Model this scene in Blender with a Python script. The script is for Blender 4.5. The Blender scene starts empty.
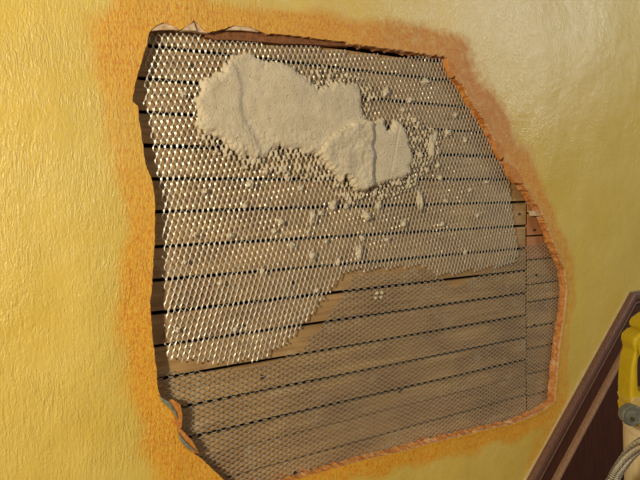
import bpy, bmesh, math, random
import numpy as np
from mathutils import Matrix, Vector, noise as mnoise

random.seed(7)
rng = np.random.default_rng(7)
SC = bpy.context.scene
C = SC.collection

# ------------------------------------------------------------------ camera
# World: X along the wall, Z up, the wall face is the plane Y = 0 and the room is at Y < 0.
F = 647.0
D = 0.8665                                  # camera to wall plane, metres
hx = np.array([980, 59, 647.0]); hx /= np.linalg.norm(hx)
vz = np.array([-.01965, 1, -.0614]); vz -= hx * (vz @ hx); vz /= np.linalg.norm(vz)
ny = np.cross(hx, vz)
if ny[2] < 0: ny = -ny
R = np.array([hx, ny, vz])                  # rows: world x, y, z in camera (right, up, forward)
cam_d = bpy.data.cameras.new('camera'); cam = bpy.data.objects.new('camera', cam_d); C.objects.link(cam)
cam_d.sensor_width = 36; cam_d.lens = F / 640 * 36; cam_d.clip_start = .01
M4 = Matrix.Identity(4)
for r in range(3):
    M4[r][0] = R[r, 0]; M4[r][1] = R[r, 1]; M4[r][2] = -R[r, 2]
M4[1][3] = -D
cam.matrix_world = M4
SC.camera = cam

def at(px, py, y=0.0):
    """point of the plane Y=y where the photograph shows pixel (px,py) -> (X, Z)"""
    r = R @ np.array([(px - 320) / F, (240 - py) / F, 1.0])
    t = (D + y) / r[1]
    return np.array([r[0] * t, r[2] * t])

# ------------------------------------------------------------------ world and lights
w = bpy.data.worlds.new('room_light'); SC.world = w; w.use_nodes = True
bg = w.node_tree.nodes['Background']
bg.inputs[0].default_value = (1.0, .86, .68, 1); bg.inputs[1].default_value = .16

def area(name, loc, target, size, power, col, sy=None):
    l = bpy.data.lights.new(name, 'AREA'); l.energy = power; l.color = col
    l.size = size
    if sy: l.shape = 'RECTANGLE'; l.size_y = sy
    o = bpy.data.objects.new(name, l); C.objects.link(o)
    o.location = loc
    o.rotation_euler = (Vector(target) - Vector(loc)).to_track_quat('-Z', 'Y').to_euler()
    return o
area('work_lamp', (-1.15, -1.10, .30), (.6, 0, -.05), .12, 38, (1, .89, .68))
# window of the room, on the side wall to the right
_r = R @ np.array([(490 - 320) / F, (240 - 22) / F, 1.0]); _h = _r * (D / _r[1]); _u = _r / np.linalg.norm(_r); _w = np.array([_h[0], 0, _h[2]]) + _u * 2.1
area('window_light', (_w[0], -_w[1], _w[2]), (_h[0], 0, _h[2]), .55, 13, (.80, .90, 1), .6)

vs = SC.view_settings
vs.view_transform = 'Standard'; vs.look = 'None'; vs.gamma = 1; vs.use_curve_mapping = False
vs.exposure = 0.0

# ------------------------------------------------------------------ material helpers
def srgb(r, g, b):
    f = lambda c: (c / 255 / 12.92) if c / 255 <= .04045 else ((c / 255 + .055) / 1.055) ** 2.4
    return (f(r), f(g), f(b), 1)

class NT:
    def __init__(s, name):
        s.m = bpy.data.materials.new(name); s.m.use_nodes = True
        s.t = s.m.node_tree; s.b = s.t.nodes['Principled BSDF']
        s.co = s.n('ShaderNodeTexCoord').outputs['Object']
    def n(s, k, **kw):
        x = s.t.nodes.new(k)
        for a, v in kw.items(): setattr(x, a, v)
        return x
    def l(s, a, b): s.t.links.new(a, b)
    def setv(s, sock, v):
        if hasattr(v, 'is_output'): s.l(v, sock)
        else: sock.default_value = v
    def mapping(s, scale, rot=(0, 0, 0), loc=(0, 0, 0), co=None):
        x = s.n('ShaderNodeMapping'); s.l(co or s.co, x.inputs[0])
        x.inputs['Scale'].default_value = scale; x.inputs['Rotation'].default_value = rot; x.inputs['Location'].default_value = loc
        return x.outputs[0]
    def noise(s, vec, scale=1, detail=3, rough=.5, dist=0):
        x = s.n('ShaderNodeTexNoise'); s.l(vec, x.inputs['Vector'])
        x.inputs['Scale'].default_value = scale; x.inputs['Detail'].default_value = detail
        x.inputs['Roughness'].default_value = rough; x.inputs['Distortion'].default_value = dist
        return x.outputs['Fac']
    def ramp(s, fac, stops):
        x = s.n('ShaderNodeValToRGB'); s.l(fac, x.inputs[0])
        e = x.color_ramp.elements
        while len(e) < len(stops): e.new(.5)
        for i, (p, c) in enumerate(stops):
            e[i].position = p; e[i].color = c if hasattr(c, '__len__') else (c, c, c, 1)
        return x.outputs[0]
    def mix(s, f, a, b, mode='MIX'):
        x = s.n('ShaderNodeMix', data_type='RGBA', blend_type=mode)
        s.setv(x.inputs[0], f); s.setv(x.inputs[6], a); s.setv(x.inputs[7], b)
        return x.outputs[2]
    def math(s, op, a, b=0.0, c=0.0, clamp=False):
        x = s.n('ShaderNodeMath', operation=op, use_clamp=clamp)
        s.setv(x.inputs[0], a); s.setv(x.inputs[1], b); s.setv(x.inputs[2], c)
        return x.outputs[0]
    def attr(s, name):
        x = s.n('ShaderNodeAttribute', attribute_name=name); return x.outputs['Fac']
    def bump(s, h, dist, strength=1, normal=None):
        x = s.n('ShaderNodeBump'); s.l(h, x.inputs['Height'])
        x.inputs['Distance'].default_value = dist; x.inputs['Strength'].default_value = strength
        if normal: s.l(normal, x.inputs['Normal'])
        return x.outputs[0]
    def out(s, col=None, rough=None, metal=None, normal=None, spec=None):
        for k, v in (('Base Color', col), ('Roughness', rough), ('Metallic', metal), ('Normal', normal), ('Specular IOR Level', spec)):
            if v is not None: s.setv(s.b.inputs[k], v)
        return s.m

def mat_wall():
    t = NT('yellow_wall_paint')
    sep = t.n('ShaderNodeSeparateXYZ'); t.l(t.co, sep.inputs[0])
    X, Z = sep.outputs[0], sep.outputs[2]
    big = t.noise(t.co, 5, 2)
    ridge_v = t.noise(t.mapping((250, 60, 62)), 1, 4, .65, .9)
    ridge_d = t.noise(t.mapping((240, 60, 52), rot=(0, math.radians(-24), 0)), 1, 4, .65, .7)
    iso = t.noise(t.mapping((120, 60, 100)), 1, 4, .6, .8)
    fine = t.noise(t.co, 300, 3, .6)
    # brush direction: upright high up, slanting strokes lower left, stipple farther along the wall
    low = t.math('MULTIPLY_ADD', Z, -9.0, -0.9); low = t.math('ADD', low, t.math('MULTIPLY', t.math('SUBTRACT', big, .5), 5), clamp=True)
    rid = t.mix(low, ridge_v, ridge_d)
    far = t.math('MULTIPLY_ADD', X, 2.2, -.75); far = t.math('ADD', far, t.math('MULTIPLY', t.math('SUBTRACT', big, .5), 2), clamp=True)
    hgt = t.mix(far, rid, iso)
    soft = t.noise(t.co, 26, 3, .55)
    n1 = t.bump(soft, .0045, .45)
    damp = t.math('SUBTRACT', 1.22, t.math('MULTIPLY', t.math('SUBTRACT', X, .42, clamp=True), 2.2, clamp=True), clamp=True)
    n2 = t.n('ShaderNodeBump'); t.l(hgt, n2.inputs['Height']); n2.inputs['Distance'].default_value = .0028
    t.l(t.math('MULTIPLY', damp, t.ramp(t.noise(t.co, 14, 2), [(.3, .35), (.7, 1)])), n2.inputs['Strength']); t.l(n1, n2.inputs['Normal'])
    n3 = t.bump(fine, .0013, .6, n2.outputs[0])
    base = t.mix(t.ramp(t.noise(t.co, 9, 3), [(.3, 0), (.7, 1)]), srgb(222, 188, 84), srgb(228, 197, 100))
    chips = t.ramp(t.noise(t.co, 150, 2, .5), [(.735, 0), (.76, 1)])
    base = t.mix(t.math('MULTIPLY', chips, .6), base, srgb(240, 220, 150))
    # orange primer stain brushed round the hole
    st = t.attr('stain')
    nz = t.mix(far, t.noise(t.mapping((240, 60, 190)), 1, 4, .65, 1.0), t.noise(t.co, 70, 4, .6))
    s1 = t.math('ADD', st, t.math('MULTIPLY', t.math('SUBTRACT', nz, .5), 1.15))
    s1 = t.math('MULTIPLY', t.ramp(s1, [(.22, 0), (.85, 1)]), t.ramp(st, [(.02, 0), (.3, 1)]))
    pink = t.attr('pink')
    oc = t.mix(pink, srgb(234, 174, 52), srgb(208, 144, 62))
    oc2 = t.mix(pink, srgb(220, 132, 30), srgb(198, 120, 44))
    ocol = t.mix(t.ramp(t.noise(t.mapping((250, 60, 190)), 1, 3, .65, .8), [(.46, 0), (.62, 1)]), oc, oc2)
    col = t.mix(s1, base, ocol)
    rgh = t.math('MULTIPLY_ADD', s1, .3, t.math('MULTIPLY_ADD', big, .16, .20))
    return t.out(col, rgh, normal=n3, spec=.5)

def mat_edge():
    t = NT('broken_plaster')
    n = t.noise(t.co, 70, 4, .6); p = t.noise(t.co, 38, 3, .6, .5)
    col = t.mix(t.ramp(n, [(.35, 0), (.65, 1)]), srgb(182, 98, 24), srgb(210, 140, 50))
    col = t.mix(t.math('MULTIPLY', t.ramp(p, [(.56, 0), (.68, 1)]), .8), col, srgb(222, 182, 132))
    bare = t.attr('bare')
    col = t.mix(t.math('MULTIPLY', bare, t.ramp(n, [(.3, .5), (.6, 1)])), col, srgb(222, 196, 158))
    return t.out(col, .6, normal=t.bump(t.noise(t.co, 260, 4, .7), .0016, .9))

def mat_lath(name='lath_wood', stain=0.0):
    t = NT(name)
    oi = t.n('ShaderNodeObjectInfo').outputs['Random']
    sh = t.n('ShaderNodeVectorMath', operation='ADD'); t.l(t.co, sh.inputs[0])
    cmb = t.n('ShaderNodeCombineXYZ'); t.l(t.math('MULTIPLY', oi, 9), cmb.inputs[0]); t.l(t.math('MULTIPLY', oi, 5), cmb.inputs[2]); t.l(cmb.outputs[0], sh.inputs[1])
    co = sh.outputs[0]
    g = t.noise(t.mapping((5, 90, 130), co=co), 1, 5, .65, .7)
    b = t.noise(t.mapping((9, 9, 22), co=co), 1, 3, .5)
    col = t.ramp(g, [(.28, srgb(140, 107, 62)), (.52, srgb(184, 147, 92)), (.75, srgb(212, 176, 118))])
    col = t.mix(t.math('MULTIPLY', t.ramp(b, [(.45, 0), (.7, 1)]), .65), col, srgb(122, 88, 54))
    col = t.mix(t.math('MULTIPLY', oi, .3), col, srgb(150, 110, 70))
    # chalky residue of the old plaster
    res = t.ramp(t.noise(t.mapping((30, 20, 34), co=co), 1, 4, .6), [(.58, 0), (.72, 1)])
    col = t.mix(t.math('MULTIPLY', res, .4), col, srgb(204, 184, 148))
    if stain: col = t.mix(t.math('MULTIPLY', t.ramp(t.noise(t.mapping((40, 30, 50), co=co), 1, 4, .6), [(.3, .4), (.65, 1)]), stain), col, srgb(196, 122, 76))
    return t.out(col, .75, normal=t.bump(g, .0012, .7))

def mat_simple(name, c1, c2, rough=.6, metal=0, scale=60, bump=.0006, stretch=(1, 1, 1), bs=.7, spec=None):
    t = NT(name)
    n = t.noise(t.mapping(tuple(scale * s for s in stretch)), 1, 4, .6, .3)
    return t.out(t.mix(t.ramp(n, [(.3, 0), (.7, 1)]), c1, c2), rough, metal, t.bump(n, bump, bs) if bump else None, spec)

def mat_mesh(name, c1, c2, rough, metal):
    t = NT(name)
    n = t.noise(t.co, 300, 3, .6)
    col = t.mix(t.ramp(n, [(.3, 0), (.7, 1)]), c1, c2)
    sp = t.attr('primer'); nz = t.noise(t.co, 85, 3, .6)
    sp = t.ramp(t.math('ADD', sp, t.math('MULTIPLY', t.math('SUBTRACT', nz, .5), 2.2)), [(.62, 0), (.75, 1)])
    col = t.mix(sp, col, srgb(222, 120, 44))
    return t.out(col, rough, t.math('MULTIPLY', t.math('SUBTRACT', 1.0, sp), metal))

def mat_patch():
    t = NT('fresh_plaster')
    n = t.noise(t.co, 45, 4, .6); f = t.noise(t.co, 330, 4, .65); dr = t.noise(t.mapping((55, 40, 240)), 1, 3, .5, 1.2)
    col = t.mix(t.ramp(n, [(.3, 0), (.7, 1)]), srgb(206, 188, 154), srgb(222, 206, 174))
    nn = t.bump(t.mix(.35, f, dr), .0030, .85)
    pit = t.ramp(t.noise(t.co, 120, 3, .6), [(.30, 0), (.42, 1)]); nn = t.bump(pit, .0012, .7, nn)
    return t.out(col, .8, normal=nn)

WALL = mat_wall(); EDGE = mat_edge(); LATH = mat_lath(); LATH2 = mat_lath('primer_stained_lath', .7); PATCH = mat_patch()
STEEL = mat_mesh('galvanised_steel', srgb(194, 184, 162), srgb(226, 219, 203), .40, .45)
STEEL_SHADED = mat_mesh('shaded_steel', srgb(178, 170, 152), srgb(206, 198, 182), .42, .4)  # same steel as above, the lower sheet's weaker light put into its colour
DARKWOOD = mat_simple('dark_stained_wood', srgb(96, 64, 50), srgb(126, 90, 72), .38, 0, 20, .0005, (14, 14, 1.2))
DARKWOOD2 = mat_simple('red_brown_wood', srgb(60, 28, 16), srgb(84, 42, 24), .5, 0, 20, .0005, (14, 14, 1.2))
LIT_EDGE = mat_simple('lit_wood_edge', srgb(134, 98, 72), srgb(164, 126, 94), .45, 0, 20, .0005, (14, 14, 1.2))  # light caught by the string bead, put into a paler wood colour
VOID = mat_simple('cavity_shade_timber', srgb(46, 38, 30), srgb(60, 50, 40), .9)  # dark colour stands in for the unlit cavity behind the gaps
NAILM = mat_simple('rusty_nail', srgb(58, 48, 44), srgb(84, 66, 54), .6, .5)
PAPER = mat_simple('grey_paint_layer', srgb(96, 104, 84), srgb(150, 146, 120), .8, 0, 200)
PALE_EDGE = mat_simple('pale_edge_strip', srgb(176, 156, 106), srgb(196, 176, 126), .7, 0, 80)  # pale strip along the outer edge of the cap moulding

# ------------------------------------------------------------------ object helpers
def obj(name, verts, faces, mat, parent=None, smooth=False, attrs=None):
    me = bpy.data.meshes.new(name)
    me.from_pydata([tuple(v) for v in verts], [], [tuple(f) for f in faces])
    if smooth: me.polygons.foreach_set('use_smooth', np.ones(len(me.polygons), bool))
    for k, a in (attrs or {}).items():
        at_ = me.attributes.new(k, 'FLOAT', 'POINT'); at_.data.foreach_set('value', np.asarray(a, np.float32))
    me.materials.append(mat); me.update()
    o = bpy.data.objects.new(name, me); C.objects.link(o)
    if parent: o.parent = parent
    return o

def bmobj(name, bm, mat, parent=None, smooth=False):
    bmesh.ops.recalc_face_normals(bm, faces=bm.faces)
    me = bpy.data.meshes.new(name); bm.to_mesh(me); bm.free()
    if smooth: me.polygons.foreach_set('use_smooth', np.ones(len(me.polygons), bool))
    me.materials.append(mat)
    o = bpy.data.objects.new(name, me); C.objects.link(o)
    if parent: o.parent = parent
    return o

def box_bm(x0, x1, y0, y1, z0, z1, bevel=0):
    bm = bmesh.new(); bmesh.ops.create_cube(bm, size=1)
    for v in bm.verts:
        v.co = ((x0 + x1) / 2 + v.co.x * (x1 - x0), (y0 + y1) / 2 + v.co.y * (y1 - y0), (z0 + z1) / 2 + v.co.z * (z1 - z0))
    if bevel: bmesh.ops.bevel(bm, geom=bm.edges[:], offset=bevel, segments=2, profile=.5, affect='EDGES')
    return bm

def tag(o, label, cat, group=None, kind=None):
    o['label'] = label; o['category'] = cat
    if group: o['group'] = group
    if kind: o['kind'] = kind
    return o

def empty(name, loc):
    o = bpy.data.objects.new(name, None); C.objects.link(o); o.location = loc; return o

def n3(x, y, z): return mnoise.noise((x, y, z))

def in_poly(P, poly):
    x, y = P[:, 0], P[:, 1]; ins = np.zeros(len(P), bool); n = len(poly)
    for i in range(n):
        x1, y1 = poly[i]; x2, y2 = poly[(i + 1) % n]
        c = ((y1 > y) != (y2 > y)) & (x < (x2 - x1) * (y - y1) / (y2 - y1 + 1e-12) + x1)
        ins ^= c
    return ins

def dist_poly(P, poly, closed=True):
    d = np.full(len(P), 1e9); n = len(poly)
    for i in range(n if closed else n - 1):
        a = poly[i]; b = poly[(i + 1) % n]; ab = b - a
        t = np.clip(((P - a) @ ab) / (ab @ ab + 1e-12), 0, 1)
        d = np.minimum(d, np.hypot(*(P - a - t[:, None] * ab).T))
    return d

# ------------------------------------------------------------------ the wall with its broken hole
# px, py, stain width (m), stain strength, pinkness, bare plaster on the edge
OUT = [(150,31,.055,.75,0,.9),(156,26,.05,.7,0,1),(163,22,.045,.7,0,1),(171,25,.04,.7,0,1),(180,30,.035,.7,0,.7),
 (187,26,.035,.7,0,.8),(194,20,.034,.7,0,.9),(201,27,.034,.7,0,.7),(208,33,.034,.7,0,.3),(222,29,.032,.75,0,.5),
 (236,25,.030,.75,0,1),(250,27,.030,.75,0,.9),(265,33,.032,.75,.1,.3),(300,36,.035,.8,.2,.3),(345,42,.04,.8,.35,.4),
 (352,44,.04,.8,.4,.3),(400,50,.042,.8,.7,.3),(447,57,.05,.8,.9,.3),
 (452,72,.055,.8,1,0),(463,87,.055,.85,1,0),(475,107,.055,.85,1,.1),(487,125,.055,.85,1,0),(497,145,.052,.8,.9,.1),
 (507,163,.05,.8,.7,.2),(515,172,.045,.8,.6,.3),(522,183,.04,.8,.5,.2),(531,195,.036,.8,.5,.1),(541,210,.034,.75,.5,.2),
 (548,226,.034,.7,.5,.1),(554,245,.034,.7,.5,.1),(559,256,.032,.7,.5,.1),(565,270,.03,.65,.4,.1),(567,290,.032,.6,.3,.1),
 (564,320,.034,.6,.2,.1),(560,345,.034,.6,.2,.1),(557,375,.036,.65,.1,.1),(555,400,.045,.7,0,.1),(550,405,.045,.75,0,.1),
 (540,412,.04,.75,0,.2),(515,423,.036,.8,0,.1),(480,431,.034,.8,0,.1),(440,441,.033,.8,0,.1),(400,451,.033,.8,0,.1),
 (360,461,.033,.8,0,.1),(320,472,.033,.8,0,.1),(290,481,.033,.8,0,.1),(262,486,.035,.8,0,.1),(240,489,.04,.8,0,.1),(226,482,.045,.8,0,.1),
 (205,462,.045,.8,0,.2),(190,450,.045,.8,0,.3),(182,441,.042,.8,0,.4),(177,430,.04,.8,0,.4),(175,415,.038,.8,0,.4),
 (170,403,.036,.8,0,.3),(162,400,.034,.8,0,.1),(158,390,.032,.8,0,0),(157,375,.032,.8,0,0),(154,350,.034,.8,0,0),
 (151,320,.034,.8,0,0),(150,300,.034,.8,0,.2),(152,290,.034,.8,0,.2),(153,265,.032,.78,0,0),(155,240,.03,.75,0,0),
 (155,200,.03,.7,0,0),(152,180,.032,.65,0,0),(146,165,.034,.6,0,0),(143,145,.038,.55,0,0),(140,125,.042,.55,0,0),
 (138,106,.05,.62,0,0),(132,101,.052,.65,0,.2),(136,80,.056,.7,0,0),(141,64,.056,.7,0,0),(146,46,.056,.72,0,.2)]
A = np.array(OUT, float)
P0 = np.array([at(x, y) for x, y in A[:, :2]])
# resample
seg = np.linalg.norm(np.roll(P0, -1, 0) - P0, axis=1); cum = np.concatenate([[0], np.cumsum(seg)])
N = 1000
s = np.linspace(0, cum[-1], N, endpoint=False)
def rs(col): return np.interp(s, cum, np.concatenate([col, col[:1]]))
HX, HZ = rs(P0[:, 0]), rs(P0[:, 1])
SW, SI, PK, BR = rs(A[:, 2] * np.where(A[:, 0] < 240, np.where(A[:, 1] > 60, 1.45, 1.15), 1.1)), rs(A[:, 3]), rs(A[:, 4]), rs(A[:, 5])
cx, cz = at(350, 250)
tx = np.roll(HX, -1) - np.roll(HX, 1); tz = np.roll(HZ, -1) - np.roll(HZ, 1); tl = np.hypot(tx, tz)
ox, oz = -tz / tl, tx / tl                                   # outward normal of the outline
flip = np.sign(np.median(ox * (HX - cx) + oz * (HZ - cz))); ox *= flip; oz *= flip
rough_amt = .0009 + .0016 * np.clip((HX - .32) / .3, 0, 1) * 1.0
jit = np.array([n3(x * 110, 3.1, z * 110) + .7 * n3(x * 260, 9.1, z * 260) for x, z in zip(HX, HZ)]) * rough_amt
HX = HX + ox * jit; HZ = HZ + oz * jit
HOLE = np.stack([HX, HZ], 1)

X0, X1, Z0, Z1 = -1.6, 3.2, -1.4, 1.25
th = np.unwrap(np.arctan2(HZ - cz, HX - cx))
ker = np.ones(61) / 61; tot = th[-1] - th[0] + (th[1] - th[0]); tot = math.copysign(2 * math.pi, tot)
thp = np.concatenate([th[-30:] - tot, th, th[:30] + tot]); th = np.convolve(thp, ker, 'valid')
dx, dz = np.cos(th), np.sin(th)
k = np.minimum(np.where(dx > 0, (X1 - cx) / np.maximum(dx, 1e-9), (X0 - cx) / np.minimum(dx, -1e-9)),
               np.where(dz > 0, (Z1 - cz) / np.maximum(dz, 1e-9), (Z0 - cz) / np.minimum(dz, -1e-9)))
BX, BZ = cx + dx * k, cz + dz * k
# first ring positions move along the outward direction, then fan out to the wall's border
M = 110
tt = np.linspace(0, 1, M) ** 2.6
V = []; ST = []; PI_ = []
ext = at(535, 462); ext2 = at(556, 408)
for j, t in enumerate(tt):
    x = HX + (BX - HX) * t; z = HZ + (BZ - HZ) * t
    V.append(np.stack([x, np.zeros(N), z], 1))
V = np.concatenate(V)
P2 = V[:, [0, 2]]
dmin = np.full(len(P2), 9.0)
near = np.where((P2[:, 0] > -.1) & (P2[:, 0] < 1.6) & (P2[:, 1] > -.8) & (P2[:, 1] < .6))[0]
coarse = HOLE[::5]
dmin[near] = dist_poly(P2[near], coarse)
dmin[:N] = 0
idx = np.tile(np.arange(N), M)
wob = np.array([n3(p[0] * 16, 1.7, p[1] * 16) for p in P2]) * .45 + 1
ratio = dmin / (SW[idx] * wob)
stain = SI[idx] * np.clip((1.25 - ratio) / .55, 0, 1)
de = dist_poly(P2[near], np.array([ext, ext2]), False)
stain[near] = np.maximum(stain[near], .55 * np.clip((.05 - de) / .03, 0, 1))
und = np.array([n3(p[0] * 7, 0, p[1] * 5) * .0022 + n3(p[0] * 21, 5, p[1] * 15) * .0007 for p in P2])
lip = np.exp(-(dmin / .006) ** 2) * .0012 * np.clip((P2[:, 0] - .6) / .3, 0, 1)
V[:, 1] = und - lip
fc = []
ar = np.arange(N); nx = (ar + 1) % N
for j in range(M - 1):
    fc.append(np.stack([j * N + ar, (j + 1) * N + ar, (j + 1) * N + nx, j * N + nx], 1))
fc = np.concatenate(fc)
# orientation: front must face -Y
a, b, c_ = V[fc[0, 0]], V[fc[0, 1]], V[fc[0, 2]]
if np.cross(b - a, c_ - a)[1] > 0: fc = fc[:, ::-1]
wall = obj('wall_front', V, fc, WALL, None, True, {'stain': stain, 'pink': PK[idx]})
tag(wall, 'yellow brushed plaster wall with a large broken hole showing lath', 'wall', kind='structure')

# cut face of the plaster round the hole
TH = .0185
K = 9
EV = []; EB = []
front = V[:N, 1]
right = np.clip((HX - .5) / .3, 0, 1)
for j in range(K):
    u = j / (K - 1)
    y = front + (TH - front) * u
    amp = .0036 * math.sin(min(1, u * 1.6) * math.pi * .5) * (.5 + .5 * right)
    d = np.array([n3(x * 95, u * 3.3, z * 95) + .6 * n3(x * 230, u * 7, z * 230) for x, z in zip(HX, HZ)]) * amp
    d = d + .0035 * u * u * (.4 - right) * -1        # undercut a little on the left, flared on the right
    if j == 0: d = d * 0
    EV.append(np.stack([HX - ox * d, y + (d * .5 if j not in (0, K - 1) else 0), HZ - oz * d], 1)); EB.append(np.clip(BR + (.55 if j < 2 else 0) * right, 0, 1))
EV = np.concatenate(EV)
ef = np.concatenate([np.stack([j * N + ar, j * N + nx, (j + 1) * N + nx, (j + 1) * N + ar], 1) for j in range(K - 1)])
obj('broken_edge', EV, ef, EDGE, wall, False, {'bare': np.concatenate(EB)})

# ------------------------------------------------------------------ wood lath behind the plaster, strip by strip
LY = .0205                                   # front of the lath
ZJ = at(527, 300, LY)[0]                     # the upright joint between lath ends
gx = 150
gaps = [(300,41.3,6.5),(300,63.3,4.6),(300,92.3,4.4),(300,121.3,4.2),(300,150.2,5),(300,179,4.4),(300,207.8,4.2),(300,237,4.4),
        (300,266.3,4.2),(300,295,4.6),(300,324,4.4),(300,353,4.2),(300,381.8,4.6),(300,410.5,4.8),(300,432,1.4),(300,457.5,3),(300,482,2),(300,504,3)]
gz = [(at(x, y + (1.6 if 230 < y < 420 else 0), LY)[1], g * 1.22 / 1000) for x, y, g in gaps]
gz = [(gz[0][0] + .0445, .004)] + gz
def lath_bm(x0, x1, z0, z1, seed):
    nseg = 14; bm = bmesh.new(); rows = []
    for i in range(nseg + 1):
        x = x0 + (x1 - x0) * i / nseg
        a = n3(x * 6, seed, 0) * .0008; b = n3(x * 6, seed, 4) * .0008; yy = LY + n3(x * 3, seed, 9) * .0007
        rows.append([bm.verts.new((x, yy, z0 + a)), bm.verts.new((x, yy, z1 + b)), bm.verts.new((x, yy + .0075, z1 + b)), bm.verts.new((x, yy + .0075, z0 + a))])
    for p, q in zip(rows, rows[1:]):
        for m in range(4): bm.faces.new((p[m], p[(m + 1) % 4], q[(m + 1) % 4], q[m]))
    bm.faces.new(rows[0]); bm.faces.new(rows[-1][::-1])
    return bm
for i in range(len(gz) - 1):
    (za, ga), (zb, gb) = gz[i], gz[i + 1]
    e = random.uniform(-.0012, .0012)
    bmobj('lath_strip', lath_bm(.12, ZJ - .0040 + e, zb + gb / 2, za - ga / 2, i * 3.7), LATH, wall)
# right of the joint the strips run on at their own spacing
zr = at(545, 180, LY)[1]; rows_r = []
gr = [166, 189, 212.5, 235, 258.5, 283, 300, 325, 346, 371, 392, 416, 440]
zz = [at(543, g, LY)[1] for g in gr]
for i in range(len(zz) - 1):
    bmobj('lath_strip', lath_bm(ZJ + .0034 + random.uniform(0, .001), 1.30, zz[i + 1] + .0018, zz[i] - .0018, 60 + i * 2.9), LATH2 if i < 4 else LATH, wall)
# stud and cavity behind
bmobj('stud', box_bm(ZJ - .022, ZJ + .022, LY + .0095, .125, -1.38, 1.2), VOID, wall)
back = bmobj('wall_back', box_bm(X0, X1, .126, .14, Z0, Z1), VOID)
tag(back, 'inner side of the far wall skin behind the lath, coloured dark as cavity shade', 'wall', kind='structure')

def nail_bm(x, z, r):
    bm = bmesh.new()
    bmesh.ops.create_cone(bm, cap_ends=True, segments=10, radius1=r, radius2=r * .8, depth=.003, matrix=Matrix.Translation((x, LY - .0012, z)) @ Matrix.Rotation(math.pi / 2, 4, 'X'))
    return bm
for px, py, r in [(190,66,.0038),(242,325,.0036),(262,377,.0038),(400,391,.0036),(295,473,.0036),(293,283,.003),(352,100,.003),(534,230,.003),(536,275,.003),(519,214,.003),(547,390,.003),(534,325,.003)]:
    x, z = at(px, py, LY); bmobj('nail_head', nail_bm(x, z, r), NAILM, wall)

# ------------------------------------------------------------------ expanded metal lath
def px_poly(pts, y): return np.array([at(x, y_, y) for x, y_ in pts])

def lath_sheet(name, poly, vertical, w_, h_, y0, wid, thick, tilt, warp, ywave, mat):
    """diamond mesh: w_ short way, h_ long way. every strand is a tilted ribbon between two bonds"""
    lo, hi = poly.min(0) - .13, poly.max(0) + .13
    W, H = hi - lo
    S, L = (W, H) if vertical else (H, W)
    ns, nl = int(S / (w_ / 2)) + 24, int(L / (h_ / 2)) + 8
    i, j = np.meshgrid(np.arange(-16, ns), np.arange(-4, nl), indexing='ij')
    okm = ((i + j) % 2 == 0)
    def pos(i, j):
        a, b = i * w_ / 2, j * h_ / 2
        x, z = (lo[0] + a, lo[1] + b) if vertical else (lo[0] + b, lo[1] + a)
        return warp(x, z)
    segs = []
    ii, jj = i[okm], j[okm]
    xa, za = pos(ii, jj)
    for di in (1, -1):
        xb, zb = pos(ii + di, jj + 1)
        segs.append((np.stack([xa, za], 1), np.stack([xb, zb], 1), np.full(len(xa), di)))
    Aa = np.concatenate([q[0] for q in segs]); Bb = np.concatenate([q[1] for q in segs]); dd = np.concatenate([q[2] for q in segs])
    keep = in_poly((Aa + Bb) / 2, poly)
    Aa, Bb, dd = Aa[keep], Bb[keep], dd[keep]
    ya, yb = y0 + ywave(Aa), y0 + ywave(Bb)
    n = len(Aa)
    # ribbon width direction (tilted out of the sheet about the long way) and thickness direction
    ct, st = math.cos(tilt), math.sin(tilt)
    def dirs(a_):
        c_, s_, o_ = np.cos(a_), np.sin(a_), np.zeros(n)
        return (np.stack([c_, s_, o_], 1), np.stack([-s_, c_, o_], 1)) if vertical else (np.stack([o_, s_, c_], 1), np.stack([o_, c_, -s_], 1))
    # every bond is twisted a little differently, so only some of them catch the lamp
    nt = np.array([mnoise.noise((p[0] * 45, 2.2, p[1] * 45)) for p in Aa]) * .45
    tb = tilt * (1.38 + nt + rng.normal(0, .22, n)); tm = tilt * (.95 + nt * .5)
    jitw = 1 + rng.normal(0, .08, n)
    a3 = np.stack([Aa[:, 0], ya, Aa[:, 1]], 1); b3 = np.stack([Bb[:, 0], yb, Bb[:, 1]], 1)
    # bonds: strand ends run parallel to the long way for a short piece
    lv = np.array([0, 0, 1.0]) if vertical else np.array([1.0, 0, 0])
    sv = np.array([1.0, 0, 0]) if vertical else np.array([0, 0, 1.0])
    bl = h_ * .14
    off = sv * wid * .38 * ct
    a0 = a3 + dd[:, None] * off; b0 = b3 - dd[:, None] * off
    a1 = a0 + lv * bl; b1 = b0 - lv * bl
    rings = []
    for q, kk, an_ in ((a0, 1.25, tb), (a1, 1.2, tb), (b1, 1.1, tm), (b0, 1.2, tm)):
        wd, td = dirs(an_)
        ww = wd * wid * .5 * kk * jitw[:, None]; t_ = td * thick * .5
        rings += [q - ww - t_, q + ww - t_, q + ww + t_, q - ww + t_]
    VV = np.stack(rings, 1).reshape(-1, 3)
    fl = []
    for r_ in range(3):
        for m in range(4):
            fl.append((r_ * 4 + m, r_ * 4 + (m + 1) % 4, r_ * 4 + 4 + (m + 1) % 4, r_ * 4 + 4 + m))
    fl += [(3, 2, 1, 0), (12, 13, 14, 15)]
    FF = (np.arange(n)[:, None, None] * 16 + np.array(fl)[None]).reshape(-1, 4)
    dn = dist_poly(VV[::16][:, [0, 2]], HOLE[::10])
    return obj(name, VV, FF, mat, None, False, {'primer': np.repeat(.5 * np.exp(-(dn / .014) ** 2), 16)})

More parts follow.
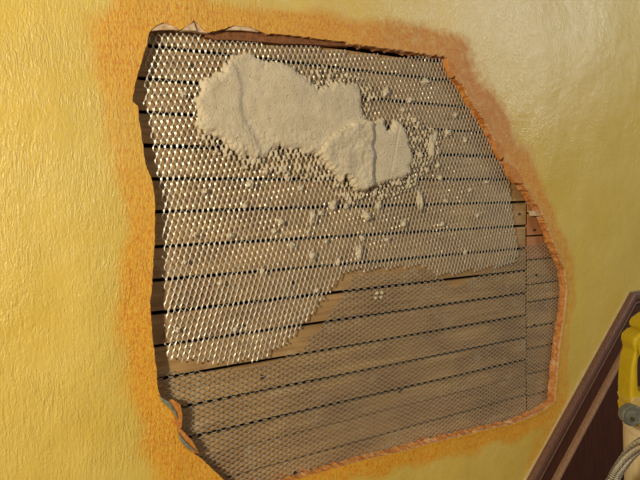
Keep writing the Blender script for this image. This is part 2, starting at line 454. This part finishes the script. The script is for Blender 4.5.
UY, DY = .0125, .0165
UP = [(147,34),(146,60),(144,100),(149,125),(155,165),(161,190),(163,240),(164,290),(167,357),(185,360),(230,363),(262,358),(290,340),(310,315),(330,290),(343,271),
      (385,268),(425,265),(436,276),(470,270),(500,266),(518,258),(515,235),(511,205),(508,168),(516,150),(478,90),(460,52),(445,56),(420,57),(404,59),(352,53),(300,44),(265,43),(215,40),(180,32)]
def warp_up(x, z):
    # the sheet leans: its bonds drift to the right toward the top, more so lower down
    u = z + .1; v_ = x - .5
    an = .155 - .10 * u
    return .5 + v_ * np.cos(an) - u * np.sin(an) + .0012 * np.sin(z * 21 + x * 6), -.1 + v_ * np.sin(an) + u * np.cos(an) + .002 * np.sin(x * 7 + 1)
def wave_up(p): return .0014 * np.sin(p[:, 0] * 17 + 1) * np.cos(p[:, 1] * 13) - .0018 * np.exp(-((p[:, 1] + .13) / .05) ** 2)
up = lath_sheet('metal_lath_sheet', px_poly(UP, UY), True, .0090, .0172, UY, .0013, .0006, math.radians(-24), warp_up, wave_up, STEEL)
tag(up, 'bright galvanised diamond mesh sheet across the upper hole, carrying the plaster patch', 'metal mesh')
LOW = [(150,372),(185,372),(240,369),(262,366),(300,350),(322,325),(348,285),(351,276),(429,270),(455,288),(490,270),(522,247),(556,240),(566,255),(575,290),(568,350),(566,404),
       (540,420),(440,449),(300,486),(262,494),(235,494),(195,462),(172,440),(166,404),(152,398)]
def warp_lo(x, z): return x + .05 * z + .002 * np.sin(z * 23), z - .012 * (x - .6) + .003 * np.sin(x * 6)
def wave_lo(p): return .0012 * np.sin(p[:, 0] * 12) * np.cos(p[:, 1] * 17 + .5)
lowm = lath_sheet('metal_lath_sheet', px_poly(LOW, DY), False, .0081, .0157, DY, .0011, .0005, math.radians(-30), warp_lo, wave_lo, STEEL_SHADED)
tag(lowm, 'finer diamond mesh sheet across the lower hole, toned darker for its weaker light', 'metal mesh')

# ------------------------------------------------------------------ fresh plaster patch
UPLO = px_poly(UP, UY).min(0) - .13
def lattice(P):
    """+1 on the bonds of the upper mesh, -1 in the middle of its openings"""
    x, z = P[:, 0].copy(), P[:, 1].copy()
    for _ in range(8):
        wx, wz = warp_up(x, z); x += P[:, 0] - wx; z += P[:, 1] - wz
    return np.cos((x - UPLO[0]) / .0090 * 2 * math.pi) * np.cos((z - UPLO[1]) / .0172 * 2 * math.pi)
def patch_mesh(poly, step, hfun, y_base, fringe, seed, net=None):
    lo, hi = poly.min(0) - .012, poly.max(0) + .012
    nx_, nz_ = int((hi[0] - lo[0]) / step) + 1, int((hi[1] - lo[1]) / step) + 1
    gxx, gzz = np.meshgrid(lo[0] + np.arange(nx_) * step, lo[1] + np.arange(nz_) * step, indexing='ij')
    P = np.stack([gxx.ravel(), gzz.ravel()], 1)
    ins = in_poly(P, poly); d = dist_poly(P, poly); sd = np.where(ins, d, -d)
    nz = np.array([n3(p[0] * 90, seed, p[1] * 90) * .6 + n3(p[0] * 210, seed, p[1] * 210) * .4 for p in P])
    cell = lattice(P)
    sd = sd + fringe * (nz * 1.6 + .2 * cell)
    if net is not None: sd = np.minimum(sd, .004 * (cell * .55 + nz * 1.5 + net))
    H = hfun(P, sd)
    vid = -np.ones(len(P), int)
    S = sd.reshape(nx_, nz_) > 0
    cells = S[:-1, :-1] & S[1:, :-1] & S[1:, 1:] & S[:-1, 1:]
    ci, cj = np.where(cells)
    q = np.stack([ci * nz_ + cj, (ci + 1) * nz_ + cj, (ci + 1) * nz_ + cj + 1, ci * nz_ + cj + 1], 1)
    used = np.unique(q); vid[used] = np.arange(len(used))
    top = np.stack([P[used, 0], y_base - H[used], P[used, 1]], 1)
    bot = np.stack([P[used, 0], np.full(len(used), y_base + .0006), P[used, 1]], 1)
    n = len(used); qf = vid[q]
    # boundary edges
    e = np.concatenate([qf[:, [0, 1]], qf[:, [1, 2]], qf[:, [2, 3]], qf[:, [3, 0]]])
    key = np.sort(e, 1); uq, inv, cnt = np.unique(key, axis=0, return_inverse=True, return_counts=True)
    be = e[cnt[inv.ravel()] == 1]
    side = np.stack([be[:, 1], be[:, 0], be[:, 0] + n, be[:, 1] + n], 1)
    return np.concatenate([top, bot]), np.concatenate([qf, qf[:, ::-1] + n, side])

PA = [(232,57),(240,53),(251,51),(258,57),(265,62),(278,60),(290,65),(300,72),(310,80),(318,87),(326,86),(331,82),(345,82),(358,82),(361,95),(363,110),(366,118),(372,135),(350,150),
      (330,160),(316,156),(304,154),(297,149),(290,150),(280,148),(272,152),(266,158),(258,160),(248,156),(243,160),(235,153),(225,144),(215,138),(205,134),(195,126),(199,118),(196,110),(193,98),(201,90),(200,80),(212,73),(222,70),(224,62)]
PB = [(363,118),(372,121),(384,117),(387,130),(391,130),(393,118),(400,121),(406,130),(410,145),(414,160),(410,167),(412,175),(400,179),(385,184),(372,188),(362,193),(354,192),(349,182),(345,178),(342,184),(337,180),(328,168),(316,152),(322,140),(332,130),(350,121)]
pA = px_poly(PA, UY - .004); pB = px_poly(PB, UY - .004)
def hA(P, sd):
    e = np.clip(sd / .012, 0, 1)
    b = .0012 + .0065 * (1 - (1 - e) ** 2)
    f = np.array([n3(p[0] * 22, 2, p[1] * 22) * .0016 + n3(p[0] * 80, 6, p[1] * 80) * .0007 + abs(n3(p[0] * 16, 8, p[1] * 40)) * .0012 for p in P])
    rx, rz = at(240, 100, UY)                      # a raised fold where one trowel stroke ends
    fold = -.0042 / (1 + np.exp(-(P[:, 0] - rx + .30 * (P[:, 1] - rz) + .006 * np.sin(P[:, 1] * 60)) / .0022)) * np.exp(-((P[:, 0] - rx) / .05) ** 2)
    rough = np.array([n3(p[0] * 190, 4, p[1] * 190) for p in P]) * .0018 * np.clip((.13 - P[:, 1]) / .05, 0, 1)
    return np.maximum(b + (f + fold + rough) * e, .0006)
def hB(P, sd):
    e = np.clip(sd / .007, 0, 1)
    xs = at(369, 150, UY)[0]
    wob = np.array([n3(3, p[1] * 60, 1) * .004 for p in P])
    st = 1 / (1 + np.exp((P[:, 0] - xs - wob) / .0014))
    f = np.array([n3(p[0] * 50, 12, p[1] * 40) * .0020 + n3(p[0] * 150, 16, p[1] * 150) * .0010 for p in P])
    gx_ = at(385, 145, UY)[0]
    groove = -.0012 * np.exp(-((P[:, 0] - gx_ - .25 * (P[:, 1] - .02)) / .0012) ** 2)
    return np.maximum(.0015 + e * ((.0042 + .0080 * st + .0016 * np.clip((P[:, 0] - xs) / .05, 0, 1)) + f * (.25 + st) + groove), .0006)
pat = empty('plaster_patch', (float(pA[:, 0].mean()), UY, float(pA[:, 1].mean())))
tag(pat, 'large lumpy beige patch of fresh plaster trowelled onto the upper mesh', 'plaster')
ploc = np.array(pat.location)
v, f = patch_mesh(pA, .0016, hA, UY - .001, .0048, 1.0); obj('trowelled_coat', v - ploc, f, PATCH, pat, True)
v, f = patch_mesh(pB, .0016, hB, UY - .0014, .0036, 5.0); obj('smoothed_dab', v - ploc, f, PATCH, pat, True)

def hN(P, sd): return np.maximum(.0006 + .0030 * np.clip(sd / .003, 0, 1), .0005)
for q_, nt_, sd_ in (([(196,124),(215,134),(245,150),(300,142),(320,148),(337,172),(352,188),(366,194),(352,206),(338,198),(322,186),(305,180),(285,176),(262,172),(240,168),(212,152),(198,138)], .12, 3.0),
                ([(398,112),(412,116),(424,126),(440,132),(438,156),(426,168),(414,186),(392,196),(380,200),(368,196),(380,182),(408,172),(410,150)], -.05, 8.0),
                ([(308,70),(322,66),(345,72),(364,80),(378,96),(372,112),(362,112),(358,86),(330,86),(316,88)], -.1, 13.0)):
    v, f = patch_mesh(px_poly(q_, UY), .0011, hN, UY - .0012, .003, sd_, nt_); obj('plaster_coated_mesh', v - ploc, f, PATCH, pat, True)

# droppings of plaster caught in the mesh
def lump(name, px, py, wpx, hpx, rot, seed, y=UY - .0015, thick=.0042, mat=PATCH):
    x, z = at(px, py, y); x2, _ = at(px + 1, py, y); _, z2 = at(px, py - 1, y)
    a, b = wpx * (x2 - x) / 2, hpx * (z2 - z) / 2
    bm = bmesh.new(); bmesh.ops.create_icosphere(bm, subdivisions=3, radius=1)
    ca, sa = math.cos(rot), math.sin(rot)
    for v in bm.verts:
        k_ = .88 + .8 * mnoise.noise(v.co * 1.5 + Vector((seed * 3.1, 0, seed))) + .55 * mnoise.noise(v.co * 3.4 + Vector((0, seed * 2.3, 1)))
        p = v.co * k_
        u, vv = p.x * a, p.z * b
        v.co = (u * ca - vv * sa, p.y * thick, u * sa + vv * ca)
    o = bmobj(name, bm, mat, None, True); o.location = (x, y, z)
    return o
big = [(333,206,6,13,.1,'pale plaster blob just under the left side of the smooth dab'),
       (359,252,7,16,.1,'tall plaster drip just above the step in the lower sheet edge'),
       (367,216,6,11,.5,'slanted plaster blob hanging below the right half of the patch'),
       (420,201,6,22,.1,'long ragged plaster dribble right below the patch tip'),
       (386,92,7,9,.2,'plaster crumb cluster close above the right tip of the patch'),
       (432,146,7,26,-.15,'large ragged plaster streak right of the patch'),
       (447,133,6,8,.3,'small plaster crumb farthest right, beside the ragged streak'),
       (425,82,8,7,.1,'plaster crumb nearest to the upper right corner of the hole')]
for i, (px, py, w_, h_, r_, lab) in enumerate(big):
    tag(lump('plaster_blob', px, py, w_, h_, r_, i + 1.5), lab, 'plaster', 'plaster droppings on the mesh')
small = [(250,184,7,9),(205,191,5,6),(230,236,7,5),(281,222,6,8),(274,231,5,6),(312,218,6,14),(308,232,4,5),(262,271,4,9),(346,206,4,6),(378,206,6,10),(375,193,4,8),(404,223,4,9),
         (326,241,4,5),(312,256,5,10),(362,238,5,5),(321,213,5,5),(410,100,5,5),(414,120,5,6),(438,165,4,6),(440,178,5,5),(478,215,4,4),(446,201,5,4),(465,252,4,4),(442,224,4,5),(338,262,4,8),
         (195,235,5,6),(220,283,5,5),(185,262,4,5),(245,205,5,6),(292,245,5,6),(300,188,5,7),(287,178,5,8),(265,172,6,6),(420,155,5,8),(427,170,4,6),(403,110,4,6),(183,94,6,9),(465,140,4,5),(486,182,4,4),
         (178,330,5,6),(235,330,5,5),(470,190,4,4),(455,115,4,5),(317,290,4,5),(387,240,4,5)]
ORD = ['first', 'second', 'third', 'fourth', 'fifth', 'sixth', 'seventh', 'eighth', 'ninth', 'tenth', 'eleventh', 'twelfth']
vis = [g[0] for g in gz[2:]]                       # the dark gaps one can count downward in the hole
def row_of(px, py): return sum(z > at(px, py, LY)[1] for z in vis)
rows_ = {}
for q in big: rows_.setdefault(row_of(q[0], q[1]), []).append(q[0])
for q in small: rows_.setdefault(row_of(q[0], q[1]), []).append(q[0])
for i, (px, py, w_, h_) in enumerate(small):
    rw = row_of(px, py); o_ = sorted(rows_[rw]).index(px); n_ = len(rows_[rw])
    wh = 'the only one' if n_ == 1 else ('rightmost' if o_ == n_ - 1 else ('leftmost' if o_ == 0 else ORD[o_] + ' from left'))
    tag(lump('plaster_crumb', px, py, w_, h_, random.uniform(-.5, .5), i * 1.3 + 20, thick=.003),
        'plaster crumb on the mesh just below the %s dark lath gap, %s' % (ORD[max(rw, 1) - 1], wh), 'plaster', 'plaster crumbs in the upper mesh')
for i, (px, py, wh) in enumerate([(377,293.4,'upper left'),(382,292.6,'upper right'),(376,298,'lower left'),(381,297.4,'lower right')]):
    tag(lump('plaster_speck', px, py, 3.2, 3.2, 0, i + 90, y=DY - .001, thick=.0018), wh + ' one of four white specks clustered on the lower mesh', 'plaster', 'plaster specks on the lower mesh')

# ------------------------------------------------------------------ loose flakes on the broken edge
def flake(name, pts, y_front, thick, mat, seed, tilt=0.0):
    """jagged plate of broken plaster: pts in pixels, tilted out of the wall at its tip"""
    p = [at(x, y, 0) for x, y in pts]
    bm = bmesh.new(); fr = []; bk = []
    zc = sum(q[1] for q in p) / len(p)
    for i_, q in enumerate(p):
        yo = y_front + tilt * (q[1] - zc) + n3(q[0] * 200, seed, q[1] * 200) * .001
        fr.append(bm.verts.new((q[0], yo, q[1]))); bk.append(bm.verts.new((q[0], yo + thick, q[1])))
    bm.faces.new(fr); bm.faces.new(bk[::-1])
    n_ = len(p)
    for i_ in range(n_): bm.faces.new((fr[i_], bk[i_], bk[(i_ + 1) % n_], fr[(i_ + 1) % n_]))
    bmesh.ops.bevel(bm, geom=bm.edges[:], offset=.0006, segments=1, affect='EDGES')
    return bmobj(name, bm, mat, wall)
BC = mat_simple('brown_coat', srgb(104, 64, 32), srgb(158, 100, 54), .8, 0, 130, .0030)
bp = [(206,33),(222,30),(236,27),(250,28),(265,33),(300,36),(345,42),(352,44),(349,46.5),(330,46),(300,44),(282,44),(262,42),(245,41),(230,40),(214,40),(206,37)]
q_ = px_poly(bp, .010); bm = bmesh.new(); fr = [bm.verts.new((p[0], .008 + .002 * n3(p[0] * 60, 1, 0), p[1])) for p in q_]; bk = [bm.verts.new((p[0], .0185, p[1])) for p in q_]
bm.faces.new(fr); bm.faces.new(bk[::-1])
for i_ in range(len(fr)): bm.faces.new((fr[i_], bk[i_], bk[(i_ + 1) % len(fr)], fr[(i_ + 1) % len(fr)]))
bmobj('brown_coat_ledge', bm, BC, wall)
FL = mat_simple('torn_plaster_face', srgb(190, 148, 100), srgb(236, 212, 176), .75, 0, 160, .0012)
FLO = mat_simple('stained_torn_plaster', srgb(190, 110, 34), srgb(216, 148, 68), .65, 0, 160, .0012)
flake('plaster_flake', [(181,31),(187,26),(194,19),(196,31)], -.001, .011, FL, 1, .25)
flake('plaster_flake', [(195.5,31),(194,19),(201,26),(209,33)], .003, .010, FL, 2, .12)
flake('plaster_flake', [(150,31),(156,25),(163,21),(172,24),(179,30),(165,29)], .001, .006, FL, 3, .1)
flake('plaster_flake', [(226,30),(236,25),(250,26),(259,32),(243,30)], .001, .006, FL, 4, .1)
flake('plaster_flake', [(165,403),(174,400),(181,405),(183,416),(182,428),(177,430),(174,414)], .0005, .007, FLO, 5)
flake('plaster_flake', [(177,425),(184,432),(193,441),(200,454),(190,452),(178,440)], .001, .007, FLO, 6)
flake('paint_flake', [(158,394),(163,399),(170,402),(176,412),(178,420),(171,409),(162,402)], -.0012, .0018, PAPER, 7)
flake('paint_flake', [(178,432),(184,441),(197,452),(188,449),(180,441)], -.0012, .0018, PAPER, 8)
flake('plaster_flake', [(505,163),(512,166),(518,174),(523,184),(514,183),(508,176)], -.003, .009, FLO, 9)
flake('plaster_flake', [(447,58),(453,62),(457,74),(452,78),(448,70)], -.001, .008, FLO, 10)
flake('plaster_flake', [(493,140),(499,143),(504,156),(500,160),(495,150)], -.002, .008, FLO, 11)
flake('plaster_flake', [(533,211),(543,210),(546,216),(535,216)], .006, .007, FL, 12)

# ------------------------------------------------------------------ stair trim: mitred cap moulding and skirting in dark wood
CC = at(628, 292); E1 = at(524, 480)
d1 = (CC - E1) / np.hypot(*(CC - E1)); nrm = np.array([d1[1], -d1[0]])
mx = (1 - nrm[1] * -1) / nrm[0] if False else (1 + nrm[1]) / nrm[0]
mit = np.array([mx, -1.0])
def sweep(name, prof, mat, parent, xr=2.6, low=.85):
    n_ = len(prof); vv = []
    for u, p in prof:
        a_ = E1 - d1 * low + nrm * u; vv.append((a_[0], -p, a_[1]))
    for u, p in prof:
        a_ = CC + mit * u; vv.append((a_[0], -p, a_[1]))
    for u, p in prof: vv.append((xr, -p, CC[1] - u))
    ff = []
    for r_ in range(2):
        for i_ in range(n_):
            q = (i_ + 1) % n_; ff.append((r_ * n_ + i_, r_ * n_ + q, (r_ + 1) * n_ + q, (r_ + 1) * n_ + i_))
    ff += [tuple(range(n_)), tuple(range(3 * n_ - 1, 2 * n_ - 1, -1))]
    bm = bmesh.new(); bv = [bm.verts.new(q) for q in vv]
    for q in ff: bm.faces.new([bv[i_] for i_ in q])
    return bmobj(name, bm, mat, parent)
trim = sweep('trim_1', [(.029, -.001), (.029, .009), (.066, .009), (.066, -.001)], DARKWOOD2, None)
tag(trim, 'dark stained mitred stair skirting climbing the wall beside the hole', 'trim', kind='structure')
sweep('cap_moulding', [(0, -.001), (0, .011), (.002, .015), (.006, .0175), (.015, .0175), (.0185, .015), (.0195, .010), (.0225, .010), (.0225, -.001)], DARKWOOD, trim)
sweep('bead', [(.0225, -.001), (.0225, .012), (.0236, .0145), (.0262, .0155), (.0285, .0145), (.0295, .012), (.0295, -.001)], DARKWOOD, trim)
sweep('string_board', [(.0760, -.001), (.0760, .0195), (.60, .0195), (.60, -.001)], DARKWOOD2, trim)
sweep('string_bead', [(.0655, -.001), (.0655, .016), (.0668, .0195), (.0695, .0222), (.0735, .0222), (.0760, .0195), (.0762, -.001)], LIT_EDGE, trim)
sweep('pale_edge_line', [(-.0025, -.001), (-.0020, .0015), (0.0004, .0050), (.0005, -.001)], PALE_EDGE, trim)

# landing and steps under the frame carry the bucket
bx_, bz_ = at(630, 450, -.28)
ctr_r = np.array([R[0, 0], R[1, 0]]); ctr_r /= np.hypot(*ctr_r)
rad = .135
bc = np.array([bx_, -.28]) + ctr_r * rad
zt = float(at(636, 424, -.28)[1]); zb = zt - .36
stair = empty('stair', (float(bc[0]), -.5, zb)); tag(stair, 'dark wooden stair landing below the skirting', 'stair', kind='structure')
def rel(o, root):
    o.parent = root; o.matrix_parent_inverse = Matrix.Translation(-Vector(root.location)); return o
sx = float(bc[0]) - .25
rel(bmobj('tread', box_bm(sx, 2.7, -1.1, -.025, zb - .03, zb, .004), DARKWOOD2), stair)
for i in range(3):
    x1 = sx + .03 - i * .19; z1 = zb - .03 - i * .185
    rel(bmobj('riser', box_bm(x1, x1 + .018, -1.08, -.025, z1 - .155, z1), DARKWOOD2), stair)
    rel(bmobj('tread', box_bm(x1 - .19, x1 + .02, -1.1, -.025, z1 - .185, z1 - .155, .004), DARKWOOD2), stair)
fl = bmobj('floor', box_bm(X0, X1, -3.0, .12, Z0 - .05, Z0), mat_simple('floor_boards', srgb(96, 62, 38), srgb(124, 84, 54), .5, 0, 12, .0006, (1, 12, 12)))
tag(fl, 'brown wooden floor below the wall', 'floor', kind='structure')

# ------------------------------------------------------------------ cream bucket, yellow power tool and braided cord
CREAM = mat_simple('cream_plastic', srgb(206, 186, 146), srgb(216, 198, 160), .5, 0, 30, .0002)
YEL = mat_simple('yellow_plastic', srgb(182, 154, 10), srgb(196, 168, 18), .4, 0, 40, .0002)
TAN = mat_simple('scuffed_plastic', srgb(176, 150, 84), srgb(196, 168, 96), .6, 0, 90, .0003)
GREY = mat_simple('grey_rubber', srgb(92, 92, 84), srgb(120, 118, 106), .4, 0, 120, .0004)
INK = mat_simple('dark_print', srgb(60, 48, 20), srgb(80, 64, 30), .6)
CORD = mat_simple('braided_cord', srgb(160, 152, 132), srgb(206, 196, 174), .55, .2, 500, .0006)

def lathe(name, prof, mat, parent, seg=48, smooth=True):
    bm = bmesh.new(); rows = []
    for r_, z in prof:
        rows.append([bm.verts.new((r_ * math.cos(2 * math.pi * q / seg), r_ * math.sin(2 * math.pi * q / seg), z)) for q in range(seg)])
    for p, q in zip(rows, rows[1:]):
        for m in range(seg): bm.faces.new((p[m], p[(m + 1) % seg], q[(m + 1) % seg], q[m]))
    bm.faces.new(rows[0][::-1]); bm.faces.new(rows[-1])
    return bmobj(name, bm, mat, parent, False)
buck = empty('bucket', (float(bc[0]), float(bc[1]), zb))
tag(buck, 'cream plastic bucket at the right edge under the yellow tool', 'bucket')
hb = zt - zb
lathe('body', [(rad * .9, 0), (rad * .91, .004), (rad * .985, hb - .03), (rad * .985, hb - .012)], CREAM, buck)
lathe('lid', [(rad * .99, hb - .012), (rad, hb - .009), (rad, hb - .002), (rad * .985, hb), (rad * .9, hb), (rad * .89, hb - .001)], CREAM, buck)

# tool: local x to the right as seen by the camera, local z up, thickness along local y
PXM = float(np.linalg.norm(np.array([*at(641, 400, -.28)]) - np.array([*at(640, 400, -.28)])))
depth = float((D - .28) / (R @ np.array([(630 - 320) / F, (240 - 400) / F, 1.0]))[1]); U = depth / F
tool = empty('power_tool', (0, 0, 0))
o2 = at(634.5, 424, -.28)
tool.location = (float(o2[0]), -.28, float(o2[1]))
tool.rotation_euler = (0, 0, math.atan2(ctr_r[1], ctr_r[0]))
tag(tool, 'yellow power tool with loop handle and grey round knob on the bucket', 'tool')
def L(px, py): return ((px - 630) * U, (424 - py) * U)
def plate(name, outer, hole, y0, y1, mat, parent, bev=.004):
    """solid with rounded edges, optional hole with as many points as the outline"""
    bm = bmesh.new()
    def ring(pts, y): return [bm.verts.new((L(*p)[0], y, L(*p)[1])) for p in pts]
    of, ob = ring(outer, y0), ring(outer, y1); n_ = len(outer)
    if hole:
        hf, hb_ = ring(hole, y0), ring(hole, y1)
        for i_ in range(n_):
            q = (i_ + 1) % n_
            bm.faces.new((of[i_], of[q], hf[q], hf[i_])); bm.faces.new((ob[q], ob[i_], hb_[i_], hb_[q]))
            bm.faces.new((of[q], of[i_], ob[i_], ob[q])); bm.faces.new((hf[i_], hf[q], hb_[q], hb_[i_]))
    else:
        bm.faces.new(of); bm.faces.new(ob[::-1])
        for i_ in range(n_):
            q = (i_ + 1) % n_; bm.faces.new((of[q], of[i_], ob[i_], ob[q]))
    bmesh.ops.recalc_face_normals(bm, faces=bm.faces)
    ed = [e for e in bm.edges if len(e.link_faces) == 2 and e.calc_face_angle(0) > .7]
    bmesh.ops.bevel(bm, geom=ed, offset=bev, segments=3, profile=.5, affect='EDGES')
    return bmobj(name, bm, mat, parent, False)
plate('handle', [(622,334),(628,329),(636,326),(655,325),(672,329),(684,340),(688,360),(688,388),(684,402),(660,404),(635,404),(619.5,402),(619.3,385),(620,366),(621.5,356),(624,347),(622,340)],
      [(628,352),(630,350),(638,348),(653,347),(663,349),(668,354),(670,364),(670,380),(668,388),(657,390),(646,390),(629,388),(627.2,381),(626.8,370),(626.8,362),(627,357),(627.4,354)], -.022, .026, YEL, tool, .005)
plate('motor_housing', [(630.5,322.5),(634,318),(641,313),(655,307),(675,305),(690,312),(692,326),(675,331),(650,329),(632,328)], None, -.026, .03, YEL, tool, .005)
plate('scuffed_grip', [(619.2,396),(621,392),(626,391.5),(630,393),(634,400),(634,406),(622,406)], None, -.0235, .0275, TAN, tool, .003)
plate('base', [(621,404),(690,402),(694,410),(694,424),(631,424),(623,416)], None, -.026, .034, YEL, tool, .004)
kx, kz = L(618, 408.5)
kb = lathe('knob', [(.0100, -.016), (.0165, -.013), (.0172, -.004), (.0165, .002), (.0150, .004), (.0140, .002), (.0105, .0012), (.0095, .003), (.0045, .004)], GREY, tool, 32)
kb.matrix_local = Matrix.Translation((kx, -.032, kz)) @ Matrix.Rotation(math.pi / 2, 4, 'X')
sc = lathe('screw', [(.0038, 0), (.0038, .0025), (.003, .0035)], INK, kb, 14); sc.location = (-.002, -.004, .003)
for i, pts in enumerate([[(630,331.5),(637,330.2),(637,331),(630,332.4)], [(632,334),(640,331.2),(640,332),(632,334.9)], [(634,333),(638,336.4),(637.3,337),(633.4,333.6)], [(629,335.5),(636,336.6),(636,337.4),(629,336.4)]]):
    plate('printed_mark', pts, None, -.0226, -.0218, INK, tool, .0001)

def cord(name, pts, r, strands, turns, mat):
    P = [Vector(p) for p in pts]
    path = []
    for i in range(len(P) - 1):
        p0, p1, p2, p3 = P[max(i - 1, 0)], P[i], P[i + 1], P[min(i + 2, len(P) - 1)]
        for q in range(36):
            t = q / 36
            path.append(.5 * ((2 * p1) + (p2 - p0) * t + (2 * p0 - 5 * p1 + 4 * p2 - p3) * t * t + (3 * p1 - p0 - 3 * p2 + p3) * t ** 3))
    path.append(P[-1]); n_ = len(path)
    bm = bmesh.new(); seg = 7
    for s_ in range(strands):
        sgn = 1 if s_ % 2 == 0 else -1
        rows = []
        for i, p in enumerate(path):
            tn = (path[min(i + 1, n_ - 1)] - path[max(i - 1, 0)]).normalized()
            a_ = tn.cross(Vector((0, 1, .2))).normalized(); b_ = tn.cross(a_)
            ph = sgn * turns * 2 * math.pi * i / n_ + 2 * math.pi * s_ / strands
            c0 = p + (a_ * math.cos(ph) + b_ * math.sin(ph)) * r * .70
            rows.append([bm.verts.new(c0 + (a_ * math.cos(2 * math.pi * m / seg) + b_ * math.sin(2 * math.pi * m / seg)) * r * .32) for m in range(seg)])
        for p_, q_ in zip(rows, rows[1:]):
            for m in range(seg): bm.faces.new((p_[m], p_[(m + 1) % seg], q_[(m + 1) % seg], q_[m])).material_index = s_ % 2
        bm.faces.new(rows[0][::-1]); bm.faces.new(rows[-1])
    return bmobj(name, bm, mat, None, True)
def w3(px, py, y): q = at(px, py, y); return (float(q[0]), y, float(q[1]))
e0, e1 = w3(590, 560, -.34), w3(722, 505, -.58)
cp = [(e0[0] - .12, -.36, zb + .008), (e0[0] - .04, -.35, zb + .008), w3(596, 522, -.36), w3(613, 480, -.385), w3(623, 463, -.40), w3(633, 451, -.425), w3(645, 443, -.47), w3(665, 440, -.53), w3(690, 455, -.56), (e1[0], -.58, zb + .10), (e1[0] + .02, -.60, zb + .008), (e1[0] + .12, -.62, zb + .008)]
co = cord('braided_cord', cp, .0078, 6, 40, CORD)
co.data.materials.append(mat_simple('braided_cord_dark', srgb(70, 64, 54), srgb(104, 96, 82), .6, .2, 500, .0006))
tag(co, 'silver grey braided cord looping in front of the cream bucket', 'cord')
